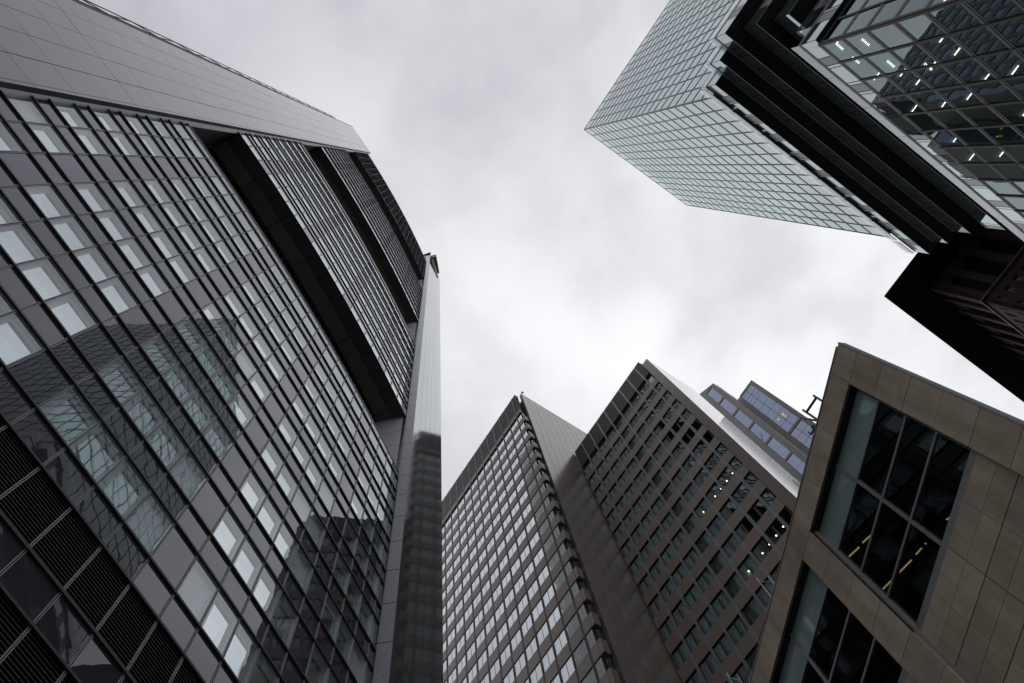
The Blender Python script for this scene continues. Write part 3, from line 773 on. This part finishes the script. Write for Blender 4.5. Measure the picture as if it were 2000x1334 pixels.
def roof_railing():
    T = thing('roof_railing', (-13, -4.5, 22), 'thin steel posts with a black cable along the roof edge of the tan stone building', 'railing')
    f = F(S0, US, NS); d = -.35
    b = MB(); prev = None
    for s, z in ((-2.75, 22.56), (-3.02, 22.58), (-3.61, 22.61), (-5.2, 22.62), (-6.92, 22.50), (-9.46, 22.59), (-11.3, 22.72), (-13.2, 22.90), (-16, 22.7), (-20, 22.6)):
        q = f.p(s, d, z)
        if prev is not None: b.bar(prev, q, .013, dark_metal)
        prev = q
    build('cable', b, T)
    for s, z0, z1, r in ((-5.1, 22.02, 23.13, .02), (-6.9, 22.02, 22.5, .02), (-9.3, 22.02, 23.81, .02), (-13.65, 22.02, 24.2, .022), (-17.5, 22.02, 23.4, .02)):
        b = MB(); b.bar(f.p(s, d, z0), f.p(s, d, z1), r, rail_metal)
        if s in (-9.3, -13.65): b.bar(f.p(s, d, z1-.25), f.p(s+.5, d, z1-1.0), .015, rail_metal); b.bar(f.p(s+.5, d, 22.02), f.p(s+.5, d, z1-.7), .015, rail_metal)
        build('post', b, T)
roof_railing()
def aerial_frame():
    T = thing('aerial_frame', (-11, -7.5, 22), 'black steel aerial frame with short cross arms on the stone roof edge', 'aerial')
    f = F(S0, US, NS); d = -.35; pt = lambda s, z: f.p(s, d, z)
    for s, z1 in ((-2.05, 23.18), (-2.70, 23.58)):
        b = MB(); b.bar(pt(s, 22.02), pt(s, z1), .028, dark_metal); build('mast', b, T)
    b = MB(); b.bar(pt(-2.05, 22.98), pt(-2.69, 23.33), .030, dark_metal)
    for t in (.15, .4, .55, .9):
        q = pt(-2.05-.64*t, 22.98+.35*t); b.bar(q, q+V((0, 0, .07)), .008, dark_metal)
    build('cross_arm', b, T)
    b = MB(); b.bar(pt(-2.99, 23.61), pt(-2.71, 22.5), .026, dark_metal); b.bar(pt(-2.74, 22.5), pt(-3.28, 22.76), .026, dark_metal); b.bar(pt(-3.28, 22.76), pt(-3.26, 22.95), .02, dark_metal); build('strut', b, T)
    b = MB(); b.box(f, -3.04, -2.92, d-.08, d+.08, 22.52, 22.72, dark_metal); build('junction_box', b, T)
aerial_frame()

# ================================================================== red brick tower under a wide black roof
def brick_tower():
    T = thing('brick_tower', (-84, -52, 0), 'dark red brick tower under a broad black overhanging roof at the right edge', 'tower')
    J = V((-61.79, -48.25, 0)); p = lambda a, b: J-UA*a+UB*b
    b = MB(); b.prism([p(0, 0), p(46, 0), p(46, 46), p(0, 46)], 115.0, 115.12, eave_black)
    for k in range(1, 16):
        a = 3*k
        b.prism([p(a-.06, .3), p(a+.06, .3), p(a+.06, 6), p(a-.06, 6)], 114.80, 114.896, gasket)
    build('roof', b, T)
    e = 5.55; W = 35.0
    fA = F(p(e, e), -UA, -UB); fB = F(p(e, e), UB, UA)
    b = MB(); b.prism([p(e+1.5, e+1.5), p(e+W-1.5, e+1.5), p(e+W-1.5, e+W-1.5), p(e+1.5, e+W-1.5)], 90, 114.9, gasket); build('core', b, T)
    for fr in (fA, fB):
        # open gallery under the roof: brick piers with dark openings
        b = MB(); n = 9; w = W/n
        for i in range(n+1):
            a0, a1 = max(0, i*w-.55), min(W, i*w+.55)
            b.box(fr, a0, a1, -1.5, 0, 102.6, 114.88, brick_red)
        for i in range(n):
            b.box(fr, i*w+.55, (i+1)*w-.55, -1.5, -.4, 111.9, 114.85, brick_red)
        build('gallery', b, T)
        b = MB(); b.box(fr, -.22, W+.22, -1.0, .22, 101.9, 102.58, brick_red); b.box(fr, -.24, W+.24, .20, .24, 102.3, 102.42, rail_metal); build('ledge', b, T)
        b = MB(); z = 101.88; wins = []
        while z > 12:
            b.box(fr, 0, W, -1.0, 0, z-1.75, z, brick_red)
            for i in range(n*2+1):
                a0, a1 = max(0, i*w/2-.55), min(W, i*w/2+.55)
                b.box(fr, a0, a1, -1.0, 0, z-3.75, z-1.75, brick_red)
                if i < n*2:
                    x0, x1 = i*w/2+.55, (i+1)*w/2-.55
                    def wf(m, fr=fr, x0=x0, x1=x1, z=z):
                        m.quad(fr, x0, x1, -.30, z-3.75, z-1.75, slab_glass); m.box(fr, (x0+x1)/2-.06, (x0+x1)/2+.06, -.35, -.22, z-3.74, z-1.76, dark_metal); m.box(fr, x0, x1, -.6, -.32, z-3.75, z-1.75, room_dark)
                    wins.append((area(fr, x0, x1, 0, z-3.75, z-1.75), wf, None))
            z -= 3.75
        build('wall', b, T)
        repeats(wins, 'window', T, 50)
    b = MB(); b.prism([p(e+1, e+1), p(e+W-1, e+1), p(e+W-1, e+W-1), p(e+1, e+W-1)], 0, 101.8, room_dark); build('core', b, T)
brick_tower()
